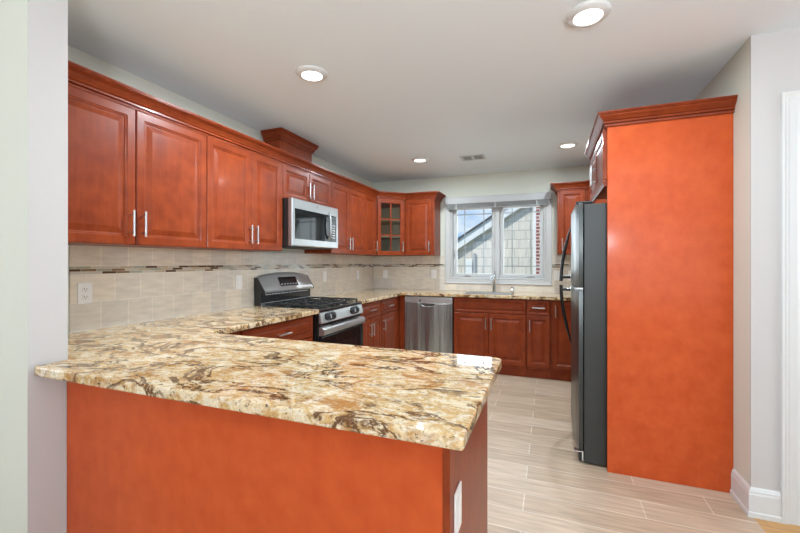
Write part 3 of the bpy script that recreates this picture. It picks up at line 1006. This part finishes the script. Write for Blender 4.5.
# sloping control panel
cpn = MB().extrude_x([(0.0, 0.797), (-0.026, 0.797), (-0.026, 0.803), (-0.008, 0.880), (-0.004, 0.884), (0.0, 0.884)], 0.002, W - 0.002).build('control_panel', STEEL, rg)
nrm = Vector((0, -(0.893 - 0.782), -(0.024))).normalized()
nrm = Vector((0, -0.977, 0.211))
for xc in (0.150, W - 0.165):
    c0 = Vector((xc, -0.0168, 0.842))
    q = nrm.to_track_quat('Z', 'Y').to_matrix().to_4x4()
    b = MB()
    t = bmesh.new()
    n = 28
    lo, hi = [], []
    for k in range(n):
        a = 2 * PI * k / n
        sx = math.copysign(abs(math.cos(a)) ** 0.6, math.cos(a)) * 0.090
        sz = math.copysign(abs(math.sin(a)) ** 0.6, math.sin(a)) * 0.036
        u = Vector((1, 0, 0)) * sx + Vector((0, 0.211, 0.977)) * sz
        lo.append(t.verts.new(c0 + u - nrm * 0.004))
        hi.append(t.verts.new(c0 + u * 0.95 + nrm * 0.004))
    t.faces.new(lo[::-1]); t.faces.new(hi)
    for k in range(n):
        t.faces.new((lo[k], lo[(k + 1) % n], hi[(k + 1) % n], hi[k]))
    bmesh.ops.recalc_face_normals(t, faces=t.faces)
    b._merge(t)
    b.build('knob_bezel', BLACK, cpn)
    for dx in (-0.042, 0.042):
        p = c0 + Vector((dx, 0, 0))
        b = MB()
        b.cyl(p + nrm * 0.003, p + nrm * 0.012, 0.026, 0.024, 24)
        b.cyl(p + nrm * 0.012, p + nrm * 0.030, 0.020, 0.017, 24)
        k_ = b.build('knob', BLACKM, cpn, smooth=True)
        b = MB()
        b.box(-0.005, -0.018, 0, 0.005, 0.018, 0.006, 0.002)
        g_ = b.build('knob_grip', GREYM, k_)
        g_.matrix_local = Matrix.Translation(p + nrm * 0.0302) @ q
b = MB()
b.box(0.0, -0.004, 0.896, W, 0.575, 0.908, 0.004)
ct = b.build('cooktop', BLACK, rg)
MB().box(0.001, -0.012, 0.8855, W - 0.001, -0.0045, 0.909, 0.003).build('cooktop_trim', BLACK, ct)
for (bx, by, rr) in ((0.16, 0.14, 0.05), (0.16, 0.43, 0.04), (W / 2, 0.285, 0.045), (W - 0.16, 0.14, 0.055), (W - 0.16, 0.43, 0.035)):
    o = MB().lathe([(rr, 0), (rr * 0.95, 0.010), (rr * 0.8, 0.012), (rr * 0.78, 0.019), (rr * 0.6, 0.023)]).build('burner', BLACKM, ct, smooth=True)
    o.location = (bx, by, 0.908)
for gx0, gx1 in ((0.03, 0.262), (0.268, W - 0.268), (W - 0.262, W - 0.03)):
    b = MB()
    z = 0.926
    th = 0.007
    gy0, gy1 = 0.02, 0.55
    for x in (gx0, gx1 - 2 * th):
        b.box(x, gy0, z, x + 2 * th, gy1, z + 0.014, 0.003)
    for y in (gy0, (gy0 + gy1) / 2 - th, gy1 - 2 * th):
        b.box(gx0, y, z, gx1, y + 2 * th, z + 0.0135, 0.003)
    xm = (gx0 + gx1) / 2
    for (ya, yb) in ((gy0 + 0.01, gy0 + 0.075), ((gy0 + gy1) / 2 - 0.075, (gy0 + gy1) / 2 + 0.075), (gy1 - 0.08, gy1 - 0.01)):
        b.box(xm - th, ya, z + 0.001, xm + th, yb, z + 0.016, 0.003)
    for yc in (gy0 + 0.135, gy1 - 0.135):
        b.box(gx0 + 0.006, yc - th, z + 0.001, gx0 + 0.075, yc + th, z + 0.016, 0.003)
        b.box(gx1 - 0.075, yc - th, z + 0.001, gx1 - 0.006, yc + th, z + 0.016, 0.003)
    for x in (gx0 + th, gx1 - th):
        for y in (gy0 + th, gy1 - th):
            b.cyl((x, y, 0.9085), (x, y, z + 0.004), 0.008, seg=10)
    b.build('grate', IRON, ct)
# backguard with arched stainless console
bg = MB().box(0.002, 0.575, 0.895, W - 0.002, 0.645, 1.03, 0.003).build('backguard', BLACK, rg)
MB().box(0.004, 0.566, 0.909, W - 0.004, 0.5748, 0.940, 0.002).build('backguard_trim', STEEL, bg)
b = MB()
for k in range(16):
    x = 0.06 + k * 0.04
    b.box(x, 0.5715, 1.004, x + 0.03, 0.5747, 1.012)
b.build('vent_slots', MARK, bg)
t = bmesh.new()
rows = []
N = 24
for i in range(N + 1):
    x = 0.008 + (W - 0.016) * i / N
    f = 1 - ((x - W / 2) / (W / 2)) ** 2
    zt = 1.163 + 0.032 * f
    cr_ = min(1.0, min(i, N - i) / 1.5)
    zt -= 0.012 * (1 - cr_)
    rows.append([t.verts.new((x, y, z)) for y, z in ((0.646, 1.022), (0.552, 1.022), (0.538, 1.030), (0.536, 1.042), (0.548, 1.056), (0.604, zt - 0.016), (0.612, zt - 0.004), (0.622, zt), (0.646, zt))])
for a, c in zip(rows, rows[1:]):
    for k in range(9):
        t.faces.new((a[k], a[(k + 1) % 9], c[(k + 1) % 9], c[k]))
t.faces.new(rows[0]); t.faces.new(rows[-1][::-1])
bmesh.ops.recalc_face_normals(t, faces=t.faces)
b = MB(); b._merge(t)
con = b.build('console', brushed('satin_steel', (0.66, 0.665, 0.66), 0.46, (1.2, 140, 140)), rg, smooth=True)
for x0 in (0.001, W - 0.0072):
    MB().extrude_x([(0.647, 1.02), (0.550, 1.02), (0.536, 1.028), (0.533, 1.042), (0.546, 1.057), (0.602, 1.140), (0.611, 1.152), (0.622, 1.155), (0.647, 1.155)], x0, x0 + 0.0062).build('end_cap', BLACKM, con)
# glass display on the sloping console face
def con_pt(x, v, off):
    f = 1 - ((x - W / 2) / (W / 2)) ** 2
    zt = 1.163 + 0.032 * f - 0.016
    a, c = Vector((x, 0.548, 1.056)), Vector((x, 0.604, zt))
    n_ = Vector((0, -(zt - 1.056), 0.056)).normalized()
    return a + (c - a) * v + n_ * off
def con_patch(x0, x1, v0, v1, name, mat, par, off0=-0.001, off1=0.003):
    t = bmesh.new()
    pts = [(x0, v0), (x1, v0), (x1, v1), (x0, v1)]
    lo = [t.verts.new(con_pt(x, v, off0)) for x, v in pts]
    hi = [t.verts.new(con_pt(x, v, off1)) for x, v in pts]
    t.faces.new(lo[::-1]); t.faces.new(hi)
    for k in range(4):
        t.faces.new((lo[k], lo[(k + 1) % 4], hi[(k + 1) % 4], hi[k]))
    bmesh.ops.recalc_face_normals(t, faces=t.faces)
    b = MB(); b._merge(t)
    return b.build(name, mat, par)
dp = con_patch(0.24, 0.50, 0.12, 0.80, 'display_panel', DISPLAY, con)
for i in range(6):
    con_patch(0.252 + i * 0.042, 0.252 + i * 0.042 + 0.022, 0.22, 0.29, 'button', MARK, dp, 0.003, 0.0036)

# ------------------------------------------------------------------ microwave
mw = thing('microwave_oven', 'stainless over-the-range microwave hung under the short cabinet', 'microwave', (-1.985, 2.647, 1.424), PI / 2)
MW, MH = 0.742, 0.396
MB().box(0.0, 0.02, 0.0, MW, 0.392, MH, 0.003).build('body', BLACK, mw)
MB().box(0.02, 0.03, -0.006, MW - 0.02, 0.36, -0.0002).build('bottom_grille', BLACKM, mw)
b = MB()
frame_loop(b, 0.0, 0.0, MW, MH, [(0.0, 0.0195), (0.0, -0.012), (0.006, -0.018), (0.0361, -0.018), (0.0361, 0.0195)])
b.box(0.036, -0.018, MH - 0.082, MW - 0.036, 0.018, MH - 0.036)
b.box(0.036, -0.018, 0.036, MW - 0.036, 0.018, 0.060)
fr = b.build('front_frame', STEEL, mw)
MB().box(0.0352, -0.014, 0.0595, 0.560, 0.0185, MH - 0.0815, 0.002).build('door_glass', BGLASS, mw)
b = MB()
b.box(0.5605, -0.014, 0.0595, MW - 0.0352, 0.0185, MH - 0.0815, 0.002)
kp = b.build('control_panel', BGLASS, mw)
b = MB()
for i in range(3):
    for j in range(6):
        b.box(0.615 + i * 0.028, -0.0148, 0.095 + j * 0.024, 0.631 + i * 0.028, -0.0141, 0.106 + j * 0.024)
b.build('keypad', MARK, kp)
pts = [(0.565, -0.018, 0.085)] + [(0.565 - 0.012 * math.sin(k / 8 * PI), -0.018 - 0.03 * math.sin(k / 8 * PI) ** 0.6, 0.085 + 0.255 * k / 8) for k in range(1, 8)] + [(0.565, -0.018, 0.34)]
MB().tube(pts, 0.011, 10).build('handle', STEEL, mw, smooth=True)
MB().cyl((MW / 2, -0.0175, MH - 0.032), (MW / 2, -0.0195, MH - 0.032), 0.013, seg=24).build('emblem', GREYM, mw)

# ------------------------------------------------------------------ dishwasher
dw = thing('dishwasher', 'stainless dishwasher with a pocket handle left of the sink cabinet', 'dishwasher', (-1.682, 4.545, 0))
DW = 0.606
MB().box(0.004, 0.01, 0.02, DW - 0.004, 0.52, 0.872).build('body', BLACKM, dw)
MB().box(0.006, -0.0, 0.0, DW - 0.006, 0.009, 0.105).build('toe_kick', BLACK, dw)
dd = MB().box(0.003, -0.028, 0.115, DW - 0.003, 0.009, 0.792, 0.004).build('door', STEELV, dw)
b = MB()
b.box(0.003, -0.030, 0.7925, DW - 0.003, 0.009, 0.866, 0.004)
cpd = b.build('control_panel', brushed('pale_steel', (0.72, 0.72, 0.71), 0.34, (1.2, 140, 140)), dw)
# pocket handle: a curved dark recess with a steel lip
t = bmesh.new()
lo, hi = [], []
for k in range(17):
    x = 0.215 + 0.185 * k / 16
    d_ = 0.030 * (1 - abs((k - 8) / 8) ** 3.5)
    lo.append((x, 0.783 - d_)); hi.append((x, 0.788))
poly2 = lo + hi[::-1]
fr_ = [t.verts.new((x, -0.0305, z)) for x, z in poly2]
bk_ = [t.verts.new((x, -0.0275, z)) for x, z in poly2]
t.faces.new(fr_); t.faces.new(bk_[::-1])
for k in range(len(poly2)):
    t.faces.new((fr_[k], fr_[(k + 1) % len(poly2)], bk_[(k + 1) % len(poly2)], bk_[k]))
bmesh.ops.recalc_face_normals(t, faces=t.faces)
b = MB(); b._merge(t)
b.build('pocket_handle', SLOT, dd)
MB().tube([(x, -0.031, z - 0.004) for x, z in lo], 0.005, 8).build('handle_lip', STEEL, dd, smooth=True)
MB().cyl((0.205, -0.0295, 0.822), (0.205, -0.034, 0.822), 0.012, seg=20).build('button', BLACKM, cpd)
MB().box(0.028, -0.0312, 0.828, 0.085, -0.0302, 0.846).build('badge', GREYM, cpd)

# ------------------------------------------------------------------ refrigerator, its panel and cabinet
tag(MB().box(0.331, 2.680, 0.0, XR - 0.001, 2.700, 2.120, 0.0015, 1).build('tall_end_panel', VENEER),
    'tall plain orange cherry end panel standing beside the refrigerator', 'panel')
rf = thing('refrigerator', 'tall black top-freezer refrigerator between the orange panel and the back counter', 'refrigerator', (0.205, 3.490, 0), -PI / 2)
RW = 0.762
b = MB()
b.box(0, 0.0, 0.012, RW, 0.72, 1.660, 0.004)
b.build('body', FRSIDE, rf)
def fridge_door(z0, z1, name):
    t = bmesh.new()
    prof = []
    n = 14
    for k in range(n + 1):
        u = k / n
        x = 0.002 + (RW - 0.004) * u
        prof.append((x, -0.030 - 0.018 * (1 - abs(2 * u - 1) ** 6)))
    poly = [(RW - 0.002, -0.006), (0.002, -0.006)] + prof
    b = MB().prism(poly, z0, z1, 0.006, 3)
    return b.build(name, FRDOOR, rf, smooth=True)
d1 = fridge_door(0.085, 1.113, 'door')
d2 = fridge_door(1.125, 1.668, 'freezer_door')
def fridge_handle(par, za, zb, post):
    """bowed bar: flush with the door at za, standing off at zb where its post returns"""
    pts = []
    for k in range(13):
        u = k / 12
        pts.append((0.075, -0.044 - 0.074 * math.sin(min(1, u * 1.0) * PI / 2), za + (zb - za) * u))
    b = MB().tube(pts, [0.006 + 0.007 * min(1, k / 4) for k in range(13)], 10)
    zp = zb + (post)
    b.cyl((0.075, -0.118, zp), (0.075, -0.048, zp), 0.012, 0.014, 14)
    return b.build('handle', BLACK, par, smooth=True)
fridge_handle(d2, 1.575, 1.135, 0.035)
fridge_handle(d1, 0.640, 1.105, -0.035)
b = MB()
b.box(RW - 0.06, -0.052, 1.1145, RW - 0.003, -0.004, 1.1235, 0.002).cyl((RW - 0.018, -0.022, 1.1135), (RW - 0.018, -0.022, 1.1245), 0.012)
b.build('hinge', NICKEL, rf)
for x in (0.02, RW - 0.12):
    MB().box(x, -0.045, 1.6685, x + 0.10, 0.05, 1.680, 0.004).build('hinge_cover', BLACKM, rf)
MB().box(0.01, -0.030, 0.012, RW - 0.01, -0.001, 0.078, 0.004).build('kick_grille', BLACKM, rf)
b = MB()
b.box(RW - 0.045, -0.058, 0.074, RW - 0.004, -0.004, 0.080).box(RW - 0.009, -0.012, 0.02, RW - 0.004, -0.004, 0.074)
b.build('hinge_bracket', CHROME, rf)
for x in (0.06, RW - 0.06):
    for y in (0.06, 0.66):
        MB().cyl((x, y, 0), (x, y, 0.0118), 0.02).build('foot', BLACKM, rf)
oc = wall_cabinet('cherry cabinet with two doors mounted over the black refrigerator', (0.330, 3.540), -PI / 2, 0.838, 1.800, 2.120,
                  [(0.0, 0.418, 'rb'), (0.420, 0.838, 'lb')], d=0.618, top=2.117)
MB().sweep([(0, -0.0005), (0.838, -0.0005)], [(0, -0.040), (0.014, -0.040), (0.018, -0.034), (0.014, -0.026), (0.022, -0.018), (0.022, -0.001), (0, -0.001)], 1).build('light_rail', CHERRY_H, oc)

# ------------------------------------------------------------------ outlets and switches
def outlet(label, loc, rz, kind='duplex', w=0.072, h=0.116):
    r = thing('outlet' if kind == 'duplex' else 'wall_plate', label, 'outlet' if kind == 'duplex' else 'wall plate', loc, rz, 'white outlet plates on the backsplash')
    pl = MB().box(-w / 2, -0.006, -h / 2, w / 2, 0, h / 2, 0.003, 2).build('plate', PLATE, r)
    if kind == 'duplex':
        for s in (-1, 1):
            q = MB().box(-0.016, -0.0085, s * 0.021 - 0.0145, 0.016, -0.0062, s * 0.021 + 0.0145, 0.002).build('socket', PLATE, r)
            b = MB()
            for x in (-0.0065, 0.0065):
                b.box(x - 0.0012, -0.0092, s * 0.021 - 0.002, x + 0.0012, -0.0086, s * 0.021 + 0.008)
            b.cyl((0, -0.0086, s * 0.021 - 0.008), (0, -0.0092, s * 0.021 - 0.008), 0.0025, seg=10)
            b.build('slots', SLOT, q)
    else:
        MB().box(-0.016, -0.0085, -0.033, 0.016, -0.0062, 0.033, 0.002).build('rocker', PLATE, r)
    return r
XS = XL + 0.0095
YS = YB - 0.0095
outlet('white duplex outlet on the tile nearest the white wall end', (XS, 1.358, 1.118), PI / 2)
outlet('white wall plate on the tile just left of the range console', (XS, 2.482, 1.126), PI / 2, 'rocker')
outlet('white wall plate on the left wall tile just right of the range', (XS, 3.78, 1.126), PI / 2, 'rocker')
outlet('white wall plate on the left wall tile nearest the back corner', (XS, 4.585, 1.123), PI / 2, 'rocker')
outlet('white wall plate on the back tile right beside the left corner', (-2.185, YS, 1.122), 0, 'rocker')
outlet('white wall plate on the back tile just left of the window', (-1.467, YS, 1.128), 0, 'rocker')
outlet('white wall plate on the back tile just right of the window', (0.084, YS, 1.128), 0, 'rocker')
outlet('white wall plate on the back tile behind the refrigerator handle', (0.245, YS, 1.128), 0, 'rocker')
ep = outlet('white wall plate on the end of the peninsula base', (-0.2267, 1.0, 0.642), PI / 2, 'rocker')

# ------------------------------------------------------------------ ceiling fixtures
def ceiling_light(label, x, y, watts):
    r = thing('ceiling_light', label, 'ceiling light', (x, y, ZC), 0, 'recessed ceiling lights')
    MB().lathe([(0.064, -0.0185), (0.068, -0.021), (0.088, -0.015), (0.095, -0.007), (0.096, 0.0), (0.064, 0.0)]).build('trim_ring', TRIMW, r, smooth=True)
    MB().lathe([(0.0635, -0.004), (0.0635, -0.0185), (0.03, -0.0205), (0.001, -0.0208)]).build('lens', LENS, r, smooth=True)
    d = bpy.data.lights.new('ceiling_lamp', 'AREA')
    d.shape = 'DISK'
    d.size = 0.06
    d.energy = watts
    d.color = (0.80, 0.92, 1.0)
    lo_ = bpy.data.objects.new('ceiling_lamp', d)
    COL.objects.link(lo_)
    lo_.parent = r
    lo_.location = (0, 0, -0.023)
    return r
ceiling_light('round ceiling light nearest the camera, at the top of the photo right of centre', 0.166, 1.99, 13)
ceiling_light('round ceiling light above the left cabinets just before the duct cover', -1.35, 2.012, 33)
ceiling_light('small round ceiling light left of the ceiling vent', -1.348, 4.117, 20)
ceiling_light('round ceiling light beside the cabinet over the refrigerator', 0.165, 4.114, 18)
cv = thing('ceiling_vent', 'small white rectangular air vent in the ceiling above the window side', 'vent', (-0.785, 4.26, ZC), 0)
VT = plain('vent_white', (0.55, 0.55, 0.54), 0.5)
b = MB()
frame, vd = 0.022, 0.10
b.box(-0.13, -vd, -0.006, 0.13, -vd + frame, 0).box(-0.13, vd - frame, -0.006, 0.13, vd, 0)
b.box(-0.13, -vd + frame, -0.006, -0.13 + frame, vd - frame, 0).box(0.13 - frame, -vd + frame, -0.006, 0.13, vd - frame, 0).box(-0.014, -vd + frame, -0.006, 0.014, vd - frame, 0)
b.build('vent_frame', VT, cv)
MB().box(-0.109, -0.079, -0.0012, 0.109, 0.079, -0.0004).build('vent_backing', SLOT, cv)
b = MB()
for k in range(12):
    x = -0.106 + k * 0.0188
    if abs(x) < 0.016:
        continue
    b.extrude_x([(-0.078, -0.0015), (0.078, -0.0015), (0.078, -0.003), (-0.078, -0.003)], x, x + 0.006)
b.build('vent_slats', VT, cv)
